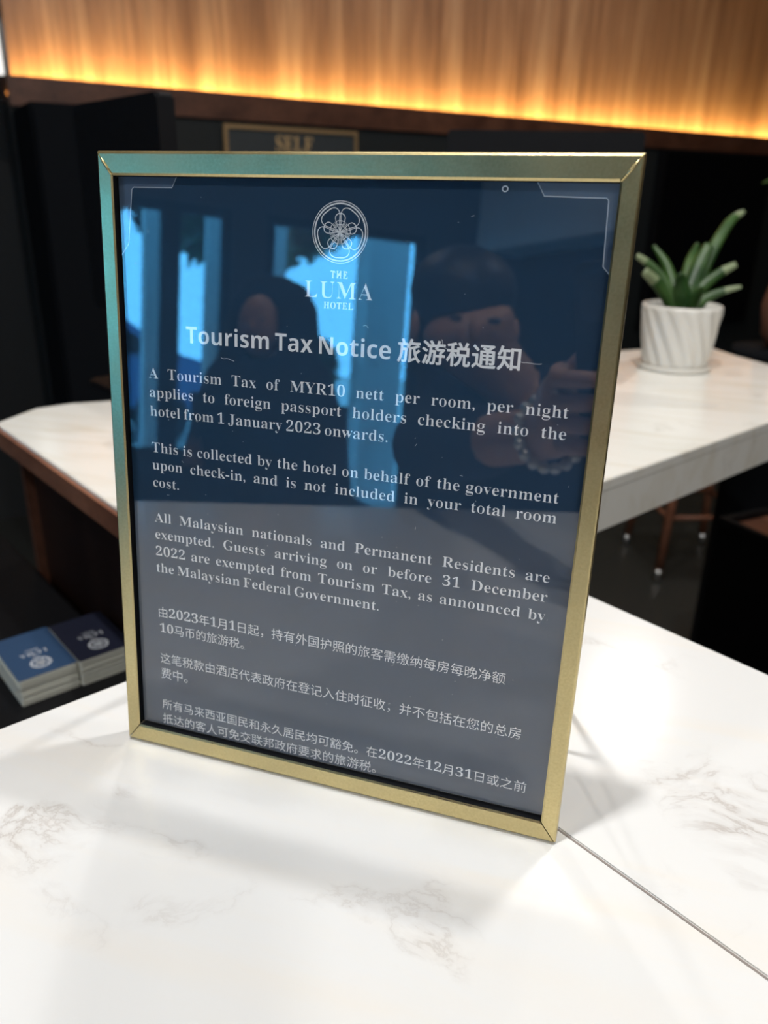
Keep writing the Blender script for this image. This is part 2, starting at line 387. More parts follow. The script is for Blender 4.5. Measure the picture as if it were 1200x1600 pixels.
rel(boxo('plinth', (-.54, -.42, .2, .95, FLOOR, FLOOR + .1), M['ledge'], mtx=ME), dsk)
# lower shelf between the two, carrying the card stacks
SH = -.1885
shf = boxo('side_shelf', (-.95, -.052, -.30, .1385, SH - .03, SH), M['black'], bev=.002, mtx=ME)
tag(shf, 'low glossy black shelf beside the counter, under the stacks of cards', 'shelf')
boxo('shelf_support', (-.93, -.07, -.28, .12, FLOOR, SH - .03), M['blackmatte'], shf, mtx=ME)

# ================================================================ FRAMED NOTICE
LEAN = math.radians(-5.3078)
FW, FH = .216, .27584
frm = empty('notice_frame', (0, 0, .0006), 'gold metal frame with a navy tourism tax notice, leaning on the counter', 'sign frame', rx=LEAN)
WT, WS = .0094, .0072                                               # bar widths: top/bottom and sides
def prof(w_): return [(.0006, .0085), (0, .0072), (0, .0002), (w_ * .05, -.0008), (w_ * .14, -.0013), (w_ * .9, -.0013), (w_, -.0008), (w_, .0085)]
def bar(side):
    wv, wo = (WT, WS) if side in 'tb' else (WS, WT)
    bm = bmesh.new(); rows = []
    ln = FW if side in 'tb' else FH; g = .00042 if side == 'b' else .00020
    for end in (0, 1):
        row = []
        for d, y in prof(wv):
            k = d / wv * wo; s = (k + g) if end == 0 else (ln - k - g)
            if side == 't': p = (s, y, FH - d)
            elif side == 'b': p = (s, y, d)
            elif side == 'l': p = (d, y, s)
            else: p = (FW - d, y, s)
            row.append(bm.verts.new(p))
        rows.append(row)
    n = len(rows[0])
    for i in range(n): bm.faces.new((rows[0][i], rows[0][(i + 1) % n], rows[1][(i + 1) % n], rows[1][i]))
    bm.faces.new(rows[0][::-1]); bm.faces.new(rows[1])
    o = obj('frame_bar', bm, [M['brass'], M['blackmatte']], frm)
    o.data.polygons[len(rows[0]) - 2].material_index = 1            # inner wall coloured black to stand for shade in the recess
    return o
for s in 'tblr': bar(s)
boxo('backing_board', (.004, FW - .004, .0036, .0072, .005, FH - .006), M['black'], frm)
boxo('poster', (.0062, FW - .0066,   .0030, .0035, .0098, FH - .0085), M['navy'], frm)  # stops short so a black strip stands for shade along the bottom bar
boxo('glass_pane', (.0052, FW - .0056, .0012, .0022, .0062, FH - .0078), M['glass'], frm)
for sx_ in (0, 1):                                                  # folded metal seam at the two top mitres
    X_ = lambda v: FW - v if sx_ else v
    obj('mitre_seam', tube([(X_(.0004), -.0004, FH - .0005), (X_(WS * .5), -.0014, FH - WT * .5), (X_(WS * .98), -.0013, FH - WT * .98)], [.0004, .0006, .0005], 8), M['brass'], frm, True)
bm = bmesh.new()
for a_, l_ in ((.150, .004), (.158, .0015), (.163, .006), (.175, .0035), (.184, .0012), (.048, .001)): box(bm, a_, a_ + l_, -.00135, -.0010, WT * .93, WT * .955)
wm = obj('chipped_edge', bm, flat('worn_metal', (.10, .07, .04), .8), frm); wm['kind'] = 'stuff'
# printed layer: built in a flat XY sheet, then stood up just in front of the poster
UP = Matrix(((1, 0, 0, 0), (0, 0, -1, .00292), (0, 1, 0, 0), (0, 0, 0, 1)))
def printed(name, bm, m=None): return obj(name, bm, m or M['ink'], frm, mtx=UP)
mm = .001
def cjk(bm, x, y, w_, text, em_guess=.0071, off=-.004, z=0):
    runs = []
    for ch in text:
        d = ch.isdigit()
        if runs and runs[-1][0] and d: runs[-1][1] += ch
        else: runs.append([d, ch])
    DX = 1.22
    tot = 0
    for d, q in runs:
        g = glyphs(math_serif(q), -.003, .010) if d else glyphs(q, off); tot += (g[3] - g[2]) * DX + .10 if d else 1.0
    last = glyphs(runs[-1][1], off); first = glyphs(runs[0][1], off)
    tot2 = tot - (0 if runs[-1][0] else 1 - last[3]) - (0 if runs[0][0] else first[2])
    k = w_ / tot2; cx = x - (0 if runs[0][0] else first[2] * k)
    for d, q in runs:
        if d:
            g = glyphs(math_serif(q), -.003, .010); put(bm, g, cx + .05 * k, y + .02 * k, k * DX, k * 1.12, z); cx += ((g[3] - g[2]) * DX + .10) * k
        else:
            put(bm, glyphs(q, off), cx, y, k, k, z, flush=False); cx += k
    return k
bm = bmesh.new()
x = 37.4 * mm
tws = [glyphs(math_sans(q), -.004) for q in ('Tourism', 'Tax', 'Notice')]
em = .0098; nat = sum(g[3] - g[2] for g in tws) * em; gp = .0028; kx = ((129.3 - 37.4) * mm - 2 * gp) / nat
for g in tws: x += put(bm, g, x, 200.7 * mm, em * kx, em) + gp
gt = '旅游税通知'; k = (180.8 - 132.0) * mm / 4.93
for i, ch in enumerate(gt):
    for q in range(9):                                              # heavier strokes
        a = q * PI / 4; rr_ = .017 * k if q < 8 else 0
        put(bm, glyphs(ch, .004), 131.9 * mm + i * k + rr_ * math.cos(a), 201.0 * mm + rr_ * math.sin(a) * .8, k * .98, k * .98, q * 1e-6, False)
printed('printed_title', bm)
LX, RX = 18.1 * mm, 200.3 * mm
EMB = .0067
w3 = [word(q, SOFF, THIN) for q in 'hotel from 1 January 2023 onwards.'.split()]
SXB = (111.6 * mm - 5 * .0020) / (sum(g[3] - g[2] for g in w3) * EMB)
def para(name, rows):
    bm = bmesh.new()
    for txt, y, full in rows:
        serif_line(bm, txt, LX, y * mm, (RX - LX) if full else None, EMB, SXB, .0020)
    printed(name, bm)
para('printed_paragraph', [('A Tourism Tax of MYR10 nett per room, per night', 184.2, 1), ('applies to foreign passport holders checking into the', 175.9, 1), ('hotel from 1 January 2023 onwards.', 167.4, 0)])
para('printed_paragraph', [('This is collected by the hotel on behalf of the government', 150.8, 1), ('upon check-in, and is not included in your total room', 142.7, 1), ('cost.', 134.5, 0)])
para('printed_paragraph', [('All Malaysian nationals and Permanent Residents are', 117.6, 1), ('exempted. Guests arriving on or before 31 December', 109.3, 1), ('2022 are exempted from Tourism Tax, as announced by', 100.9, 1), ('the Malaysian Federal Government.', 92.6, 0)])
for rows in ([('由2023年1月1日起，持有外国护照的旅客需缴纳每房每晚净额', 69.5, 168.6), ('10马币的旅游税。', 61.2, 45.6)],
             [('这笔税款由酒店代表政府在登记入住时征收，并不包括在您的总房', 44.9, 177.6), ('费中。', 36.6, 14.8)],
             [('所有马来西亚国民和永久居民均可豁免。在2022年12月31日或之前', 19.4, 182.3), ('抵达的客人可免交联邦政府要求的旅游税。', 11.2, 113.4)]):
    bm = bmesh.new()
    for txt, y, w_ in rows: cjk(bm, 18.3 * mm, y * mm, w_ * mm, txt)
    printed('printed_chinese_text', bm)
def emblem(bm, cx, cy, R, z=0, kw=1.0):
    s = R / 11.4
    def P(r, a): return (cx + r * s * math.cos(a), cy + r * s * math.sin(a))
    for r, wd in ((11.35, .28), (10.5, .55)): ribbon(bm, [P(r, 2 * PI * i / 72) for i in range(72)], wd * s * kw, z, True)
    def petal(ang, r1, half, wd, blunt):
        pts = []
        ctl = [(0, 0), (r1 * .30, half * .42), (r1 * .62, half * .98), (r1 * .84, half), (r1 * .975, half * blunt), (r1, 0)]
        full = ctl + [(a, -b) for a, b in ctl[::-1][1:]]
        for i in range(len(full) - 1):                              # Catmull-Rom through the outline
            p0, p1, p2, p3 = full[max(i - 1, 0)], full[i], full[i + 1], full[min(i + 2, len(full) - 1)]
            for q in range(6):
                t = q / 6
                f = lambda a, b, c, d: .5 * (2 * b + (c - a) * t + (2 * a - 5 * b + 4 * c - d) * t * t + (3 * b - a - 3 * c + d) * t ** 3)
                X, Y = f(p0[0], p1[0], p2[0], p3[0]), f(p0[1], p1[1], p2[1], p3[1])
                pts.append((cx + (X * math.cos(ang) - Y * math.sin(ang)) * s, cy + (X * math.sin(ang) + Y * math.cos(ang)) * s))
        n = len(pts); wl = [wd * s * kw * (1 + .55 * math.exp(-((i - n / 2) / (n * .16)) ** 2)) for i in range(n)]
        ribbon(bm, pts, wl, z, True)
    for k in range(5):
        petal(math.radians(54 + 72 * k), 9.3, 3.9, .28, .62)
        petal(math.radians(90 + 72 * k), 6.9, 1.9, .28, .5)
        a = math.radians(90 + 72 * k)
        for r, sp in ((4.25, .42), (2.95, .45)): ribbon(bm, [P(r, a + sp * (j / 8 - .5) * 2) for j in range(9)], .26 * s * kw, z)
        a += math.radians(36)
        for dd in (-.28, .28): ribbon(bm, [P(4.3, a + dd * .3), P(2.2, a + dd * .3)], .2 * s * kw, z)
bm = bmesh.new(); emblem(bm, 106.4 * mm, 247.5 * mm, 11.4 * mm); printed('printed_emblem', bm)
def caps(bm, text, x0, x1, y, em, off, tracking=0, z=0, tall=1.0, thin=0):
    gs = [glyphs(math_serif(c), off, thin) for c in text]; nat = sum(g[3] - g[2] for g in gs) * em; n = len(gs)
    gap = tracking; k = (x1 - x0 - gap * (n - 1)) / nat; x = x0
    for g in gs: x += put(bm, g, x, y, em * k, em * tall, z) + gap
bm = bmesh.new()
caps(bm, 'THE', 103.0 * mm, 110.1 * mm, 230.4 * mm, .0043, 0, .00045, thin=.01)
caps(bm, 'LUMA', 92.2 * mm, 120.7 * mm, 222.8 * mm, .0092, -.004, .0012, thin=.014)
caps(bm, 'HOTEL', 100.3 * mm, 112.8 * mm, 218.8 * mm, .0037, -.004, .0004)
printed('printed_hotel_name', bm)
# pale corner brackets printed at the two top corners of the sheet
def bracket(pts_out, line):
    bm = bmesh.new(); vs = [bm.verts.new((x * mm, y * mm, -.00003)) for x, y in pts_out]; bm.faces.new(vs); printed('corner_bracket', bm, M['corner'])
    bm = bmesh.new(); ribbon(bm, [(x * mm, y * mm) for x, y in line], .00038); printed('bracket_line', bm, M['cline'])
l1 = [(35.1, 267), (32.6, 262.5), (14.4, 262.4), (13.5, 261.6), (10.8, 240), (6.4, 234.5)]
bracket(l1 + [(6.3, 267)], l1)
l2 = [(180.2, 267), (183.3, 261.9), (204.8, 261.6), (205.5, 260.8), (206.3, 239), (209.2, 236)]
bracket(l2 + [(209.3, 267)], l2)
# a tiny ring mark, dust and lint on the pane
PF = Matrix(((1, 0, 0, 0), (0, 0, -1, .0011), (0, 1, 0, 0), (0, 0, 0, 1)))
bm = bmesh.new(); ribbon(bm, [(169.5 * mm + .0010 * math.cos(a * PI / 6), 263.9 * mm + .0009 * math.sin(a * PI / 6)) for a in range(12)], .0004, 0, True)
obj('ring_mark', bm, M['cline'], frm, mtx=PF)
bm = bmesh.new(); rd = random.Random(4)
for i in range(75):
    cx, cy = rd.uniform(.012, .204), rd.uniform(.02, .262); a = rd.uniform(0, PI); l = rd.choice((.0003, .0004, .0005, .0012))
    ribbon(bm, [(cx, cy), (cx + l * math.cos(a), cy + l * math.sin(a))], .00013)
for (cx, cy, l, a0) in ((55, 196, 7, -.5), (180.5, 204, 9, -.2), (150, 210, 5, -.9), (118, 213, 3, .4), (176, 25, 3, .3)):
    pts = []; x, y, a = cx * mm, cy * mm, a0
    for q in range(12): pts.append((x, y)); x += l * mm / 12 * math.cos(a); y += l * mm / 12 * math.sin(a); a += rd.uniform(-.5, .45)
    ribbon(bm, pts, .00016)
dz = obj('dust', bm, flat('pale_dust', (.55, .58, .6), .9), frm, mtx=PF); dz['kind'] = 'stuff'
# wire easel stand behind the frame
def loc(p): return frm.matrix_world.inverted() @ V(p)
bpy.context.view_layer.update()
for sgn, bx in ((1, 0), (-1, 0)):
    X = lambda x: x if sgn > 0 else FW - x
    obj('stand_leg', tube([loc((X(.207), .034, .252)), loc((X(.2112), .0985, .0022))], .0019, 8), M['brass'], frm, True)
    obj('stand_foot', tube([loc((X(.2112), .0985, .0022)), loc((X(.2118), .064, .0020)), loc((X(.208), .0125, .0035))], .0017, 8), M['brass'], frm, True)
    obj('stand_brace', tube([loc((X(.2118), .064, .0025)), loc((X(.2095), .0505, .185))], .0015, 8), M['brass'], frm, True)
obj('stand_crossbar', tube([loc((.0048, .0985, .0022)), loc((.2112, .0985, .0022))], .0017, 8), M['brass'], frm, True)

# ================================================================ CARD STACKS
def rrect(w_, h_, r, n=4):
    pts = []
    for cx, cy, a0 in ((w_ / 2 - r, h_ / 2 - r, 0), (-w_ / 2 + r, h_ / 2 - r, 90), (-w_ / 2 + r, -h_ / 2 + r, 180), (w_ / 2 - r, -h_ / 2 + r, 270)):
        for i in range(n + 1): a = math.radians(a0 + 90 * i / n); pts.append((cx + r * math.cos(a), cy + r * math.sin(a)))
    return pts
CW, CL, CT = .0545, .0855, .00135
ORD = 'second third fourth fifth sixth seventh eighth ninth tenth eleventh twelfth thirteenth fourteenth fifteenth sixteenth seventeenth eighteenth nineteenth'.split()
def stack(corner, col, n, words):
    # corner = the stack's top corner between its right and front sides; long side along -E1, short side along -E2
    base = None
    for i in range(n):
        top = i == n - 1
        pos = corner - E1 * CL / 2 - E2 * CW / 2; pos = V((pos.x + rd.uniform(-.0003, .0003), pos.y + rd.uniform(-.0003, .0003), SH + i * CT + .00002))
        if top:
            o = obj('hotel_card', prism(rrect(CW, CL, .0022), 0, CT * .93), M['cardw'])
            obj('card_face', prism(rrect(CW - .0001, CL - .0001, .0022), CT * .93, CT * .93 + .00008), col, o)
            bm = bmesh.new(); emblem(bm, 0, .0215, .0095, 0, 2.2)
            caps(bm, 'THE', -.0035, .0035, .0065, .0040, 0, .0004)
            caps(bm, 'LUMA', -.0125, .0125, -.0020, .0090, 0, .001)
            caps(bm, 'HOTEL', -.0060, .0060, -.0075, .0040, 0, .0004)
            obj('printed_logo', bm, M['silver'], o, mtx=Matrix.Translation((0, 0, CT + .00006)))
            tag(o, words[0], 'card')
        else:
            if base is None: base = obj('hotel_card', prism(rrect(CW, CL, .0022), 0, CT * .95), M['cardw']); o = base
            else: o = base.copy(); COL.objects.link(o)
            if i == 0: tag(o, words[3], 'card', words[2])
            else: tag(o, words[1] % (ORD[n - 2 - i]), 'card', words[2])
        o.location = pos; o.rotation_euler = (0, 0, RZE - PI / 2)
zt = SH + 20 * CT
c1 = on_z(121, 1034, zt)
stack(c1, M['cardb'], 20, ('top card of the left stack, blue with a white round logo', '%s card from the top in the left stack with the blue top card', 'cards of the left stack', 'bottom card of the left stack, lying on the black shelf'))
stack(c1 + E2 * (CW + .0012) + E1 * .002, M['cardd'], 20, ('top card of the right stack beside the frame, blue darkened for painted shade, with a faint logo', '%s card from the top in the right stack with the dark top card', 'cards of the right stack', 'bottom card of the right stack, lying on the black shelf'))

# ================================================================ PLANT
pc = on_z(1051, 575)
pot = empty('potted_succulent', pc, 'green spiky succulent in a white fluted pot and saucer on the far desk', 'potted plant')
def fluted(r0, r1, h, z0, tw=.75, nf=15, n=144, m=18, th=.005):
    bm = bmesh.new(); rings = []
    for j in range(m + 1):
        t = j / m; z = z0 + h * t; r = r0 + (r1 - r0) * t
        ring = []
        for i in range(n):
            a = 2 * PI * i / n; ph = nf * (a + tw * t)
            fade = min(1, (1 - t) * 9) * min(1, t * 12 + .2)
            rr = r + .0050 * fade * (abs(math.sin(ph / 2)) - .6)
            ring.append(bm.verts.new((rr * math.cos(a), rr * math.sin(a), z)))
        rings.append(ring)
    for r, z in ((r1 - th * .5, z0 + h + .0018), (r1 - th, z0 + h), (r1 - th - .001, z0 + h * .8)):
        rings.append([bm.verts.new((r * math.cos(2 * PI * i / n), r * math.sin(2 * PI * i / n), z)) for i in range(n)])
    for A, B in zip(rings, rings[1:]):
        for i in range(n): bm.faces.new((A[i], A[(i + 1) % n], B[(i + 1) % n], B[i]))
    bm.faces.new(rings[0][::-1]); return bm
PH, PR = .094, .0625
obj('pot', fluted(.0505, PR, PH, .008), M['cerm'], pot, True)
obj('saucer', lathe([(.048, 0), (.0565, .001), (.0590, .006), (.0588, .0085), (.0560, .0088), (.052, .0065), (.0, .0065)], 56, cap=False), M['cerm'], pot, True)
obj('soil', lathe([(PR - .0062, PH - .012), (PR * .5, PH - .008), (.002, PH - .006)], 32), M['soil'], pot, True)
dp = (pc - CAM).dot(RM.col[2])
def leaf(pxs, wds, dd, col='leaf', tip=0):
    """leaf along photo points, wds = half widths in m, dd = depth change root -> tip"""
    n = len(pxs); ctr_ = []
    for i, (px, py) in enumerate(pxs): ctr_.append(at(px, py, dp + dd * i / (n - 1)) - pc)
    # smooth resample
    pts, wl = [], []
    for i in range(n - 1):
        for q in range(5):
            t = q / 5; p0, p1, p2, p3 = ctr_[max(i - 1, 0)], ctr_[i], ctr_[i + 1], ctr_[min(i + 2, n - 1)]
            pts.append(.5 * (2 * p1 + (p2 - p0) * t + (2 * p0 - 5 * p1 + 4 * p2 - p3) * t * t + (3 * p1 - p0 - 3 * p2 + p3) * t ** 3)); wl.append(wds[i] + (wds[i + 1] - wds[i]) * t)
    pts.append(ctr_[-1]); wl.append(wds[-1]); bm = bmesh.new(); rings = []
    fwd = (CAM - pc).normalized()
    for i, p in enumerate(pts):
        d = (pts[min(i + 1, len(pts) - 1)] - pts[max(i - 1, 0)]).normalized(); s = d.cross(fwd).normalized(); u_ = s.cross(d).normalized()
        r = max(wl[i], .0006); ring = []
        for k in range(12):
            a = 2 * PI * k / 12; yy = math.sin(a); ring.append(bm.verts.new(p + s * (r * math.cos(a)) + u_ * (r * (.42 * yy - .22 * math.cos(a) ** 2))))
        rings.append(ring)
    for A, B in zip(rings, rings[1:]):
        for k in range(12): bm.faces.new((A[k], A[(k + 1) % 12], B[(k + 1) % 12], B[k]))
    bm.faces.new(rings[0][::-1]); bm.faces.new(rings[-1])
    o = obj('leaf', bm, [M['leaf'], M['tip']], pot, True)
    if tip:
        for p in o.data.polygons:
            if p.index // 12 >= len(rings) - 1 - tip: p.material_index = 1
    return o
leaf([(1064, 492), (1076, 455), (1092, 415), (1108, 382)], [.009, .013, .013, .008], .0)
leaf([(1072, 488), (1090, 440), (1118, 382), (1142, 345), (1163, 330)], [.008, .011, .010, .008, .0035], .03, tip=3)
leaf([(1060, 490), (1052, 450), (1040, 412), (1021, 384)], [.008, .010, .008, .0025], .02)
leaf([(1056, 492), (1042, 448), (1020, 418), (995, 399)], [.007, .008, .007, .004], -.01, tip=3)
leaf([(1054, 496), (1040, 464), (1024, 440), (1007, 424)], [.007, .009, .009, .006], -.045, tip=5)
leaf([(1072, 492), (1096, 450), (1124, 427), (1150, 413)], [.008, .010, .008, .005], -.01, tip=4)
leaf([(1072, 496), (1098, 470), (1126, 456), (1158, 448)], [.008, .009, .006, .0025], -.03, tip=4)
leaf([(1066, 498), (1066, 465), (1064, 440), (1062, 428)], [.010, .015, .011, .004], -.035)
leaf([(1066, 500), (1080, 478), (1090, 460), (1100, 448)], [.010, .011, .008, .003], -.05)
leaf([(1064, 494), (1072, 440), (1080, 405), (1090, 380)], [.008, .011, .009, .003], .04)

# ================================================================ THINGS BEHIND THE NOTICE
def monitor(name, pl_, pr_, zt_, zb, label, zbase, th=.022):
    """screen seen from its back; pl_, pr_ = world plan points of its left and right ends"""
    pl_ = V((pl_.x, pl_.y, 0)); pr_ = V((pr_.x, pr_.y, 0)); c = (pl_ + pr_) / 2; d = (pr_ - pl_); w_ = d.length; a = math.atan2(d.y, d.x)
    o = empty(name, (c.x, c.y, zbase), label, 'monitor', rz=a)
    bm = prism(rrect(w_, zt_ - zb, .005, 5), -th / 2, th / 2); bmesh.ops.bevel(bm, geom=[e for e in bm.edges if abs(e.verts[0].co.z - e.verts[1].co.z) < 1e-6], offset=.003, segments=2, affect='EDGES')
    R_ = Matrix.Translation((0, 0, (zt_ + zb) / 2 - zbase)) @ Matrix.Rotation(PI / 2, 4, 'X')
    obj('housing', bm, M['black'], o, mtx=R_)
    sc = bmesh.new(); box(sc, -w_ / 2 + .012, w_ / 2 - .012, th / 2 + .0001, th / 2 + .0009, zb - zbase + .018, zt_ - zbase - .012); obj('screen', sc, M['screen'], o)
    obj('neck', box(bmesh.new(), -.025, .025, -.03, -.0112, .008, (zt_ + zb) / 2 - zbase, .003), M['black'], o)
    obj('stand_base', prism(rrect(min(.2, w_ * .55), .12, .02), 0, .008, .002), M['black'], o, mtx=Matrix.Translation((0, 0, .0002)))
    return o
A_ = at(258, 148, .90); B_ = at(125, 172, 1.07)
monitor('computer_monitor', B_, A_, (A_.z + B_.z) / 2 + .004, .10, 'black computer monitor behind the top left corner of the frame', .0005)
A_ = at(1008, 198, 1.02); B_ = at(700, 212, 1.05)
monitor('computer_monitor', B_, A_, (A_.z + B_.z) / 2, .10, 'wide black computer monitor behind the top right of the frame', .0005)
# black display on the dark wall, right
tv = empty('wall_display', wp(3.57, N1 + .0, .2), 'black display screen hung on the dark wall above the plant', 'screen', rz=RZT)
obj('housing', box(bmesh.new(), -.42, .42, -.035, .0118, -.55, .276, .006), M['black'], tv)
obj('screen', box(bmesh.new(), -.40, .40, -.0365, -.0352, -.53, .262), M['screen'], tv)
tc_ = empty('tall_cabinet', wp(.46, N1, FLOOR), 'tall black cabinet against the dark wall at the left edge', 'cabinet', rz=RZT)
obj('body', box(bmesh.new(), -.105, .10, -.30, -.002, 0, 1.59, .004), M['blackmatte'], tc_)
obj('door', box(bmesh.new(), -.10, .095, -.318, -.301, .02, 1.575, .002), M['blackmatte'], tc_)
# sign plate
sg = empty('wall_sign', wp(1.265, N1 + .0118, .36), 'bronze-framed grey sign plate reading SELF CHECK-IN on the dark wall', 'sign', rz=RZT)
obj('plate', box(bmesh.new(), -.252, .252, -.008, 0, -.095, .100, .001), flat('grey_sign_plate', (.045, .052, .056), .4), sg)
for d in ((-.258, .258, .095, .108), (-.258, .258, -.108, -.095), (-.258, -.245, -.095, .095), (.245, .258, -.095, .095)):
    obj('border_strip', box(bmesh.new(), d[0], d[1], -.014, -.0005, d[2], d[3], .001), M['brass_dull'], sg)
for txt, xa, xb, y, em_ in (('SELF', -.068, .075, .032, .072), ('CHECK-IN', -.135, .14, -.045, .072)):
    bm = bmesh.new(); caps(bm, txt, xa, xb, y, em_, .006, .004)
    g = obj('lettering', bm, flat('gold_letters', (.62, .42, .2), .5, .3), sg, mtx=Matrix(((1, 0, 0, 0), (0, 0, -1, -.0085), (0, 1, 0, 0), (0, 0, 0, 1))))
# lit lamp at the left end of the panelling
la = on_plane(-8, 75, NN, N1 + .30)
lo = empty('wall_lamp', la, 'bright white glass lamp beside the left end of the wood panelling', 'lamp')
obj('glass_shade', lathe([(.001, -.075), (.03, -.072), (.042, -.055), (.044, .06), (.04, .075), (.001, .078)], 28), M['lampw'], lo, True)
obj('bracket', lathe([(.012, .078), (.012, .12), (.03, .122), (.03, .13)], 20), M['black'], lo, True)
obj('rod', tube([(0, 0, .125), (0, 0, CEIL - la.z)], .006, 8), M['black'], lo, True)
# dark cupboard with a wooden top, lower right
cz = -.30; k0 = on_z(1122, 807, cz); ka, kb = e12(k0)
cp = empty('low_cupboard', E1 * (ka + .22) + E2 * (kb + .0) + V((0, 0, FLOOR)), 'low black cupboard with an inset reddish wooden top beside the far desk', 'cupboard', rz=RZE)
q0 = k0; ang = math.atan2(*(on_z(1200, 842, cz) - k0).yx); cp.location = (k0.x, k0.y, FLOOR); cp.rotation_euler.z = ang
HC = cz - FLOOR
obj('carcass', box(bmesh.new(), 0, .45, -.0, .40, 0, HC - .02, .002), M['black'], cp)
for d in ((0, .45, 0, .015), (0, .45, .385, .40), (0, .015, .015, .385), (.435, .45, .015, .385)):
    obj('rim', box(bmesh.new(), d[0], d[1], d[2], d[3], HC - .02, HC, .001), M['black'], cp)
obj('inset_top', box(bmesh.new(), .0155, .4345, .0155, .3845, HC - .0199, HC - .012), M['strip'], cp)
obj('rail', tube([(.03, .39, HC + .012), (.45, .39, HC + .012)], .004, 8), M['steel'], cp, True)
for q in (.06, .42): obj('rail_post', tube([(q, .39, HC - .001), (q, .39, HC + .012)], .003, 8), M['steel'], cp, True)
# bar stool half hidden below the desk
sp = on_z(1026, 905, FLOOR); st = empty('bar_stool', (sp.x, sp.y, FLOOR), 'dark wooden bar stool standing on the floor under the far desk edge', 'stool', rz=.4)
for dx, dy in ((0, 0), (.34, 0), (0, .34), (.34, .34)):
    c_ = V((.17, .17, 0)); top = V((dx, dy, 0)).lerp(c_, .25)
    lg = obj('leg', tube([(dx, dy, .0), (top.x, top.y, .62)], [.016, .020], 10), M['strip'], st, True)
    obj('foot_cap', tube([(dx, dy, .0), (dx + (top.x - dx) * .06, dy + (top.y - dy) * .06, .045)], .0195, 10), M['steel'], lg, True)
for a_, b_ in (((.02, .02), (.32, .02)), ((.32, .02), (.32, .32)), ((.32, .32), (.02, .32)), ((.02, .32), (.02, .02))):
    obj('stretcher', tube([(*a_, .25), (*b_, .25)], .010, 8), M['strip'], st, True)
obj('seat', box(bmesh.new(), .0, .34, .0, .34, .62, .67, .012), M['black'], st)
# copper vase with leaves at the right border
vb = on_z(1235, 560, 0)
va = empty('leafy_vase', at(1222, 545, 1.7), 'copper vase of dark leaves partly cut off at the right edge of the photo', 'vase')
zv = va.location.z
obj('vase_body', lathe([(.03, 0), (.05, .03), (.058, .09), (.045, .15), (.028, .19), (.03, .21), (.026, .21), (.024, .18)], 28), flat('copper', (.36, .17, .11), .35, .6), va, True)
for i in range(9):
    a = i * .7 + 2.4; h = .12 + .03 * (i % 3)
    obj('leaf', tube([(0, 0, .19), (.03 * math.cos(a), .03 * math.sin(a), .19 + h * .5), (.075 * math.cos(a), .075 * math.sin(a), .19 + h), (.10 * math.cos(a), .10 * math.sin(a), .19 + h * .92)], [.003, .012, .014, .001], 8), M['leaf'], va, True)
ped = obj('vase_pedestal', lathe([(.11, 0), (.11, .02), (.075, .03), (.075, zv - FLOOR - .03), (.1, zv - FLOOR - .02), (.1, zv - FLOOR - .0005)], 28), M['blackmatte'], None, True)
ped.location = (va.location.x, va.location.y, FLOOR); tag(ped, 'tall round black pedestal under the copper vase', 'pedestal')

# ================================================================ PEOPLE (seen mirrored in the glass)
def skin_mesh(name, joints, edges, m, parent=None, sub=2, root=0):
    me = bpy.data.meshes.new(name); me.from_pydata([j[0] for j in joints], edges, []); me.update()
    o = bpy.data.objects.new(name, me); COL.objects.link(o)
    sk = o.modifiers.new('skin', 'SKIN'); sk.use_smooth_shade = True
    if not me.skin_vertices: me.attributes  # layer is added by the modifier
    for i, j in enumerate(joints):
        sv = me.skin_vertices[0].data[i] if me.skin_vertices else None
        if sv: sv.radius = (j[1], j[2] if len(j) > 2 else j[1]); sv.use_root = (i == root)
    if sub: ms = o.modifiers.new('sub', 'SUBSURF'); ms.levels = sub; ms.render_levels = sub
    me.materials.append(m)
    bpy.context.view_layer.update(); dg = bpy.context.evaluated_depsgraph_get()
    nm = bpy.data.meshes.new_from_object(o.evaluated_get(dg)); nm.name = name; bpy.data.objects.remove(o)
    n = bpy.data.objects.new(name, nm); COL.objects.link(n)
    for p in nm.polygons: p.use_smooth = True
    if parent: n.parent = parent
    return n
def chain(J, E, names):
    for a, b in zip(names, names[1:]): E.append((a, b))
def build_body(name, J, E, m, parent, sub=2, root='pelvis'):
    ks = list(J); idx = {k: i for i, k in enumerate(ks)}
    return skin_mesh(name, [J[k] for k in ks], [(idx[a], idx[b]) for a, b in E], m, parent, sub, idx.get(root, 0))
def ell(bm, c, r, seg=20, rot=None):
    q = bmesh.ops.create_uvsphere(bm, u_segments=seg, v_segments=seg // 2, radius=1)
    for v in q['verts']:
        p = V((v.co.x * r[0], v.co.y * r[1], v.co.z * r[2])); p = rot @ p if rot else p; v.co = p + V(c)
    return bm
CP = lambda x, y, z: CAM + RM @ V((x, y, z))         # phone axes: right, down, forward
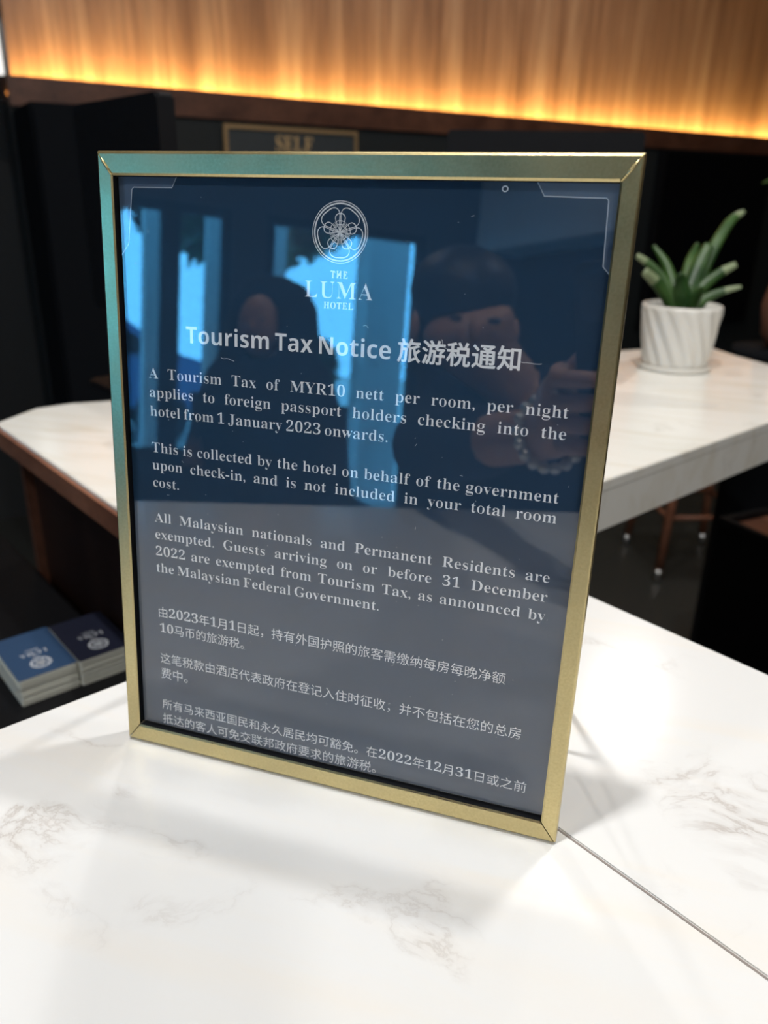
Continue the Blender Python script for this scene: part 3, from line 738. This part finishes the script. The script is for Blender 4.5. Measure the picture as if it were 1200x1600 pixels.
# the photographer, leaning forward with both hands on the phone
ph = empty('photographer_person', (.16, -.98, FLOOR), 'person in dark clothes holding up a phone over the counter, mirrored in the glass', 'person')
inv = V((-.16, .98, -FLOOR))
def PJ(d): return {k: (V(v[0]) + inv, *v[1:]) for k, v in d.items()}
hl = {'wl': CP(-.105, .150, -.055), 'wr': CP(.075, .145, -.045)}
J = {'pelvis': ((.20, -1.05, -.20), .13, .11), 'waist': ((.18, -1.03, -.04), .12, .10), 'chest': ((.14, -.99, .07), .145, .11), 'neck0': ((.045, -.93, .155), .055), 'neck': ((.005, -.905, .185), .05),
     'head': ((-.03, -.872, .235), .072, .085), 'crown': ((-.038, -.862, .275), .062, .07),
     'sl': ((-.03, -1.00, .10), .062), 'el': ((-.06, -.76, .065), .044), 'wl': (hl['wl'], .027), 'pl': (CP(-.088, .115, -.030), .030, .020),
     'sr': ((.31, -.92, .10), .062), 'er': ((.40, -.69, .075), .044), 'wr': (hl['wr'], .027), 'pr': (CP(.050, .108, -.028), .030, .020),
     'hipl': ((.10, -1.07, -.27), .10), 'kl': ((.08, -1.02, -.66), .062), 'al': ((.07, -1.08, -1.04), .042), 'tl': ((.09, -.95, -1.085), .034),
     'hipr': ((.30, -1.03, -.27), .10), 'kr': ((.34, -1.0, -.66), .062), 'ar': ((.34, -1.06, -1.04), .042), 'tr': ((.37, -.93, -1.085), .034)}
E_ = []
for c in (['pelvis', 'waist', 'chest', 'neck0', 'neck', 'head', 'crown'], ['chest', 'sl', 'el', 'wl', 'pl'], ['chest', 'sr', 'er', 'wr', 'pr'], ['pelvis', 'hipl', 'kl', 'al', 'tl'], ['pelvis', 'hipr', 'kr', 'ar', 'tr']): chain(J, E_, c)
# fingers curl round the back of the phone, thumbs rest on its front edge
for s, sg_, base in (('l', -1, 'pl'), ('r', 1, 'pr')):
    x0 = -.066 if s == 'l' else .016
    for i in range(4):
        y = .075 + i * .0195; L_ = (.030, .034, .031, .024)[i]
        a = CP(x0 + sg_ * .012, y, -.018); b = CP(x0 + sg_ * .009, y - .002, .003); c = CP(x0 - sg_ * L_ * .45, y - .004, .0075); d = CP(x0 - sg_ * L_, y - .005, .0065)
        ks = [f'{s}f{i}{q}' for q in range(4)]
        for k_, p_, r_ in zip(ks, (a, b, c, d), (.0105, .0085, .008, .0065)): J[k_] = (p_, r_)
        chain(J, E_, [base] + ks)
    ks = [f'{s}t{q}' for q in range(3)]
    for k_, p_, r_ in zip(ks, (CP(x0 + sg_ * .012, .085, -.036), CP(x0 - sg_ * .004, .066, -.028), CP(x0 - sg_ * .018, .052, -.021)), (.012, .0095, .008)): J[k_] = (p_, r_)
    chain(J, E_, [base] + ks)
build_body('body', PJ(J), E_, M['skin'], ph)
g = .014
Js = {k: (v[0], *(r + g for r in v[1:])) for k, v in J.items() if k in ('pelvis', 'waist', 'chest', 'neck0', 'sl', 'el', 'sr', 'er')}
Js['cl'] = (V(J['el'][0]).lerp(V(hl['wl']), .72), .043); Js['cr'] = (V(J['er'][0]).lerp(V(hl['wr']), .72), .043)
Es = []
for c in (['pelvis', 'waist', 'chest', 'neck0'], ['chest', 'sl', 'el', 'cl'], ['chest', 'sr', 'er', 'cr']): chain(Js, Es, c)
build_body('shirt', PJ(Js), Es, M['cloth2'], ph)
Jt = {k: (v[0], *(r + .02 for r in v[1:])) for k, v in J.items() if k in ('pelvis', 'hipl', 'kl', 'al', 'hipr', 'kr', 'ar')}
Et = []
for c in (['pelvis', 'hipl', 'kl', 'al'], ['pelvis', 'hipr', 'kr', 'ar']): chain(Jt, Et, c)
build_body('trousers', PJ(Jt), Et, M['cloth1'], ph)
tilt = Matrix.Rotation(.45, 3, 'X')
hd = V((-.034, -.866, .25)) + inv; look = (CAM - V((-.034, -.866, .25))).normalized(); sd = look.cross(V((0, 0, 1))).normalized(); upv = sd.cross(look)
HM = Matrix((sd, look, upv)).transposed()
bm = ell(bmesh.new(), hd + upv * .046 - look * .034, (.082, .080, .068), 24, HM); ell(bm, hd - look * .052 - upv * .012, (.070, .045, .066), 20, HM); obj('hair', bm, M['hair'], ph, True)
obj('nose', ell(bmesh.new(), hd + look * .082 - upv * .016, (.010, .016, .020), 12, HM), M['skin'], ph, True)
for q in (-1, 1): obj('ear', ell(bmesh.new(), hd + sd * q * .076 - upv * .014, (.008, .015, .025), 12, HM), M['skin'], ph, True)
obj('mouth', ell(bmesh.new(), hd + look * .074 - upv * .046, (.020, .006, .005), 12, HM), M['skin'], ph, True)
for q in (-1, 1): obj('eye', ell(bmesh.new(), hd + look * .070 + sd * q * .028 + upv * .000, (.010, .006, .005), 10, HM), M['hair'], ph, True)
for q, n_ in (('al', 'tl'), ('ar', 'tr')):
    a, b = V(J[q][0]) + inv, V(J[n_][0]) + inv
    obj('shoe', tube([(a.x, a.y - .05, .045), (a.x, a.y + .03, .05), (b.x, b.y + .03, .035), (b.x, b.y + .09, .03)], [.04, .048, .045, .028], 12), M['black'], ph, True)
# chain bracelet on the left wrist
wd_ = (V(hl['wl']) - V(J['el'][0])).normalized(); wc = V(hl['wl']) - wd_ * .012; s_ = wd_.cross(V((0, 0, 1))).normalized(); t_ = s_.cross(wd_)
bm = bmesh.new()
for i in range(18): a = 2 * PI * i / 18; ell(bm, wc + (s_ * math.cos(a) + t_ * math.sin(a)) * .033, (.0062, .0062, .0062), 8)
br = obj('chain_bracelet', bm, M['pearl'], None, True); tag(br, 'silver bead bracelet on the photographer\'s left wrist', 'bracelet')
# phone, just behind the lens
po = empty('phone', CP(-.025, .064, -.008), 'black smartphone held up in both hands above the counter', 'phone')
PM = Matrix((RM.col[0], -RM.col[1], -RM.col[2])).transposed().to_4x4()
for nme, bmx, mt in (('case', prism(rrect(.074, .156, .010), .0, .0078, .0008), M['black']), ('screen', prism(rrect(.070, .151, .008), .0079, .0083), M['screen'])):
    obj(nme, bmx, mt, po, mtx=PM)
obj('lens_bump', prism([(x - .018, y + .052) for x, y in rrect(.026, .036, .006)], -.0012, 0), M['screen'], po, mtx=PM)

# companion further back, in a black headscarf and long dress
cx, cy, HT = -.68, -1.55, 1.475
co_ = empty('companion_person', (cx, cy, FLOOR), 'person in a black headscarf and long dress standing further back, mirrored in the glass', 'person')
sh = HT - .29
J = {'pelvis': ((0, 0, .80), .12, .10), 'chest': ((0, .0, 1.05), .13, .10), 'neck': ((0, .01, sh + .06), .05), 'head': ((0, .02, HT - .13), .068, .08), 'crown': ((0, .015, HT - .09), .06, .07),
     'sl': ((-.15, 0, sh - .03), .05), 'el': ((-.21, .03, .90), .04), 'wl': ((-.14, .20, .84), .026), 'pl': ((-.10, .235, .85), .028, .018),
     'sr': ((.15, 0, sh - .03), .05), 'er': ((.21, .03, .90), .04), 'wr': ((.14, .20, .82), .026), 'pr': ((.10, .235, .83), .028, .018),
     'hl': ((-.08, 0, .74), .085), 'kl': ((-.09, .02, .42), .055), 'al': ((-.09, -.01, .09), .038), 'hr': ((.08, 0, .74), .085), 'kr': ((.09, .02, .42), .055), 'ar': ((.09, -.01, .09), .038)}
E_ = []
for c in (['pelvis', 'chest', 'neck', 'head', 'crown'], ['chest', 'sl', 'el', 'wl', 'pl'], ['chest', 'sr', 'er', 'wr', 'pr'], ['pelvis', 'hl', 'kl', 'al'], ['pelvis', 'hr', 'kr', 'ar']): chain(J, E_, c)
for s, sg_ in (('l', 1), ('r', -1)):
    b = V(J['p' + s][0])
    for i in range(4):
        ks = [f'{s}f{i}{q}' for q in range(3)]; off_ = V((0, 0, .022 - i * .015))
        for k_, d_, r_ in zip(ks, (.028, .052, .070), (.0095, .008, .0065)): J[k_] = (b + off_ + V((sg_ * d_, .012 - d_ * .2, -.004 * i)), r_)
        chain(J, E_, ['p' + s] + ks)
    J[s + 't'] = (b + V((sg_ * .02, -.005, .045)), .009); E_.append(('p' + s, s + 't'))
build_body('body', J, E_, M['skin'], co_)
dr = lathe([(.30, .05), (.27, .3), (.215, .6), (.185, .80), (.165, .95), (.185, 1.08), (.19, sh - .05), (.14, sh + .0), (.06, sh + .04)], 36)
for v in dr.verts: v.co.y *= .72; f_ = .010 * math.sin(math.atan2(v.co.y, v.co.x) * 9) * max(0, 1 - v.co.z / .9); v.co.x *= 1 + f_ * 4; v.co.y *= 1 + f_ * 4
obj('dress', dr, M['cloth1'], co_, True)
for s in 'lr': obj('sleeve', tube([J['s' + s][0], V(J['e' + s][0]), V(J['e' + s][0]).lerp(V(J['w' + s][0]), .85)], [.068, .058, .042], 14), M['cloth1'], co_, True)
sc_ = lathe([(.20, sh - .12), (.19, sh - .02), (.165, sh + .05), (.125, sh + .10), (.122, HT - .14), (.112, HT - .07), (.08, HT - .02), (.03, HT), (.001, HT + .003)], 36)
for v in sc_.verts:
    v.co.y *= .9 if v.co.z > sh + .08 else .78
    if v.co.y > .075 and abs(v.co.x) < .055 and HT - .2 < v.co.z < HT - .055: v.co.y = .060
    if v.co.z > sh + .08: v.co.y -= .004
obj('headscarf', sc_, M['cloth1'], co_, True)
bm = bmesh.new(); ell(bm, (0, .072, HT - .125), (.055, .035, .075)); 
obj('face', bm, M['skin'], co_, True)
obj('nose', ell(bmesh.new(), (0, .105, HT - .13), (.009, .013, .018), 12), M['skin'], co_, True)
for q in (-1, 1): obj('eye', ell(bmesh.new(), (q * .022, .098, HT - .110), (.009, .005, .0045), 10), M['hair'], co_, True)
for q in (-1, 1): obj('shoe', tube([(q * .09, -.08, .03), (q * .09, .03, .04), (q * .09, .14, .025)], [.028, .04, .03], 12), M['black'], co_, True)
# low lounge sofa near the windows
so = empty('lounge_sofa', wp(-2.9, -.35, FLOOR), 'dark low sofa in front of the shop windows, mirrored in the glass', 'sofa', rz=RZT - PI / 2)
obj('base', box(bmesh.new(), -.9, .9, -.4, .4, .10, .30, .02), M['blackmatte'], so)
for q in (-1, 0, 1): obj('seat_cushion', box(bmesh.new(), q * .54 - .268, q * .54 + .268, -.30, .40, .30, .44, .03), M['cloth1'], so)
obj('backrest', box(bmesh.new(), -.82, .82, -.42, -.28, .30, .80, .03), M['cloth1'], so)
for q in (-1, 1):
    obj('armrest', box(bmesh.new(), q * .9 - .085, q * .9 + .085, -.42, .42, .12, .60, .03), M['cloth1'], so)
    for r_ in (-.33, .33): obj('leg', tube([(q * .82, r_, 0), (q * .82, r_, .10)], .02, 8), M['steel'], so)

# ================================================================ OUTSIDE THE WINDOWS
struct(boxo('pavement', (-30, -4.0, -14, 14, FLOOR - .12, FLOOR - .02), M['pave'], mtx=MT))
def pillar(n, t_, w_=.16):
    o = obj('white_pillar', box(bmesh.new(), -w_ / 2, w_ / 2, -w_ / 2, w_ / 2, 0, 3.0, .01), M['white']); o.location = wp(t_, n, FLOOR - .0199); o.rotation_euler.z = RZT
    obj('pillar_base', box(bmesh.new(), -w_ * .7, w_ * .7, -w_ * .7, w_ * .7, 0, .2, .01), M['white'], o); return o
for i, (n, t_) in enumerate(((-.98, -5.2), (-1.38, -5.2), (-.62, -5.3), (-2.20, -5.2))):
    tag(pillar(n, t_, (.13, .15, .2, .30)[i]), ('slimmest white pillar outside, middle one of three', 'slim white pillar outside, the one nearest the left wall', 'slim white pillar outside the middle window', 'broad white pillar outside beside the round shrub')[i], 'pillar')
def tree(n, t_, h, r, lab, nl=1500, low=False):
    o = empty('shrub' if low else 'tree', wp(t_, n, FLOOR - .0199), lab, 'shrub' if low else 'tree')
    obj('trunk', tube([(0, 0, 0), (.03, .02, h * .4), (-.02, .04, h * .8)], [.09 if not low else .03, .07 if not low else .02, .03], 10), M['bark'], o, True)
    bm = bmesh.new(); rr = random.Random(int(n * 10 + h * 7))
    for i in range(nl):
        d = V((rr.gauss(0, 1), rr.gauss(0, 1), rr.gauss(0, 1))).normalized() * (r * rr.uniform(.45, 1) ** .5); d.z *= .75
        c = V((0, 0, h)) + d; a = V((rr.gauss(0, 1), rr.gauss(0, 1), rr.gauss(0, .5))).normalized(); b = a.cross(V((rr.gauss(0, 1), rr.gauss(0, 1), 1))).normalized(); s = .07 if low else .16
        vs = [bm.verts.new(c + a * s), bm.verts.new(c + b * s * .4), bm.verts.new(c - a * s), bm.verts.new(c - b * s * .4)]; bm.faces.new(vs)
    f = obj('foliage', bm, M['foliage'], o); f['kind'] = 'stuff'
tree(-4.5, -7.0, 3.0, 1.33, 'dense dark tree outside the left shop window', 2600); tree(-1.5, -6.9, 2.95, 1.33, 'dense dark tree outside the middle shop window', 2800); tree(1.2, -6.8, 2.95, 1.3, 'dense dark tree outside the right shop window', 2400)
tree(-1.72, -5.7, 1.15, .34, 'round green shrub outside the left shop window', 900, True); tree(1.45, -6.1, .6, .5, 'round green shrub outside the right shop window', 800, True)
# parked car
car = empty('parked_car', wp(-10.2, .2, FLOOR - .0199), 'blue car parked outside the shop windows', 'car', rz=RZT - PI / 2)
pr_ = [(-2.1, .35), (-2.05, .75), (-1.5, .92), (-.9, 1.0), (-.35, 1.42), (.9, 1.45), (1.6, 1.02), (2.05, .95), (2.12, .4)]
def side(pts, hw, inset=0):
    bm = bmesh.new(); L_ = [bm.verts.new((x, -hw + (inset if z > 1.02 else 0), z)) for x, z in pts]; R_ = [bm.verts.new((x, hw - (inset if z > 1.02 else 0), z)) for x, z in pts]; n = len(pts)
    bm.faces.new(L_); bm.faces.new(R_[::-1])
    for i in range(n): bm.faces.new((L_[i], L_[(i + 1) % n], R_[(i + 1) % n], R_[i]))
    return bm
bm = side(pr_, .86, .14); bmesh.ops.bevel(bm, geom=list(bm.edges), offset=.03, segments=2, affect='EDGES'); obj('car_body', bm, M['carp'], car)
for q in (-1, 1):
    y = q * .80
    bm = bmesh.new(); vs = [bm.verts.new((x, q * (.868 if z < 1.05 else .745), z)) for x, z in ((-.8, 1.03), (-.33, 1.36), (.85, 1.38), (1.4, 1.04))]; bm.faces.new(vs); obj('side_window', bm, M['screen'], car)
    for x in (-1.35, 1.35):
        obj('wheel', lathe([(.20, -.09), (.31, -.09), (.33, -.05), (.33, .05), (.31, .09), (.2, .09), (.001, .07)], 28), M['tyre'], car, mtx=Matrix.Translation((x, q * .79, .33)) @ Matrix.Rotation(PI / 2, 4, 'X'))
bm = bmesh.new(); bm.faces.new([bm.verts.new(p) for p in ((-.86, -.7, 1.05), (-.86, .7, 1.05), (-.40, .6, 1.41), (-.40, -.6, 1.41))]); obj('windscreen', bm, M['screen'], car)
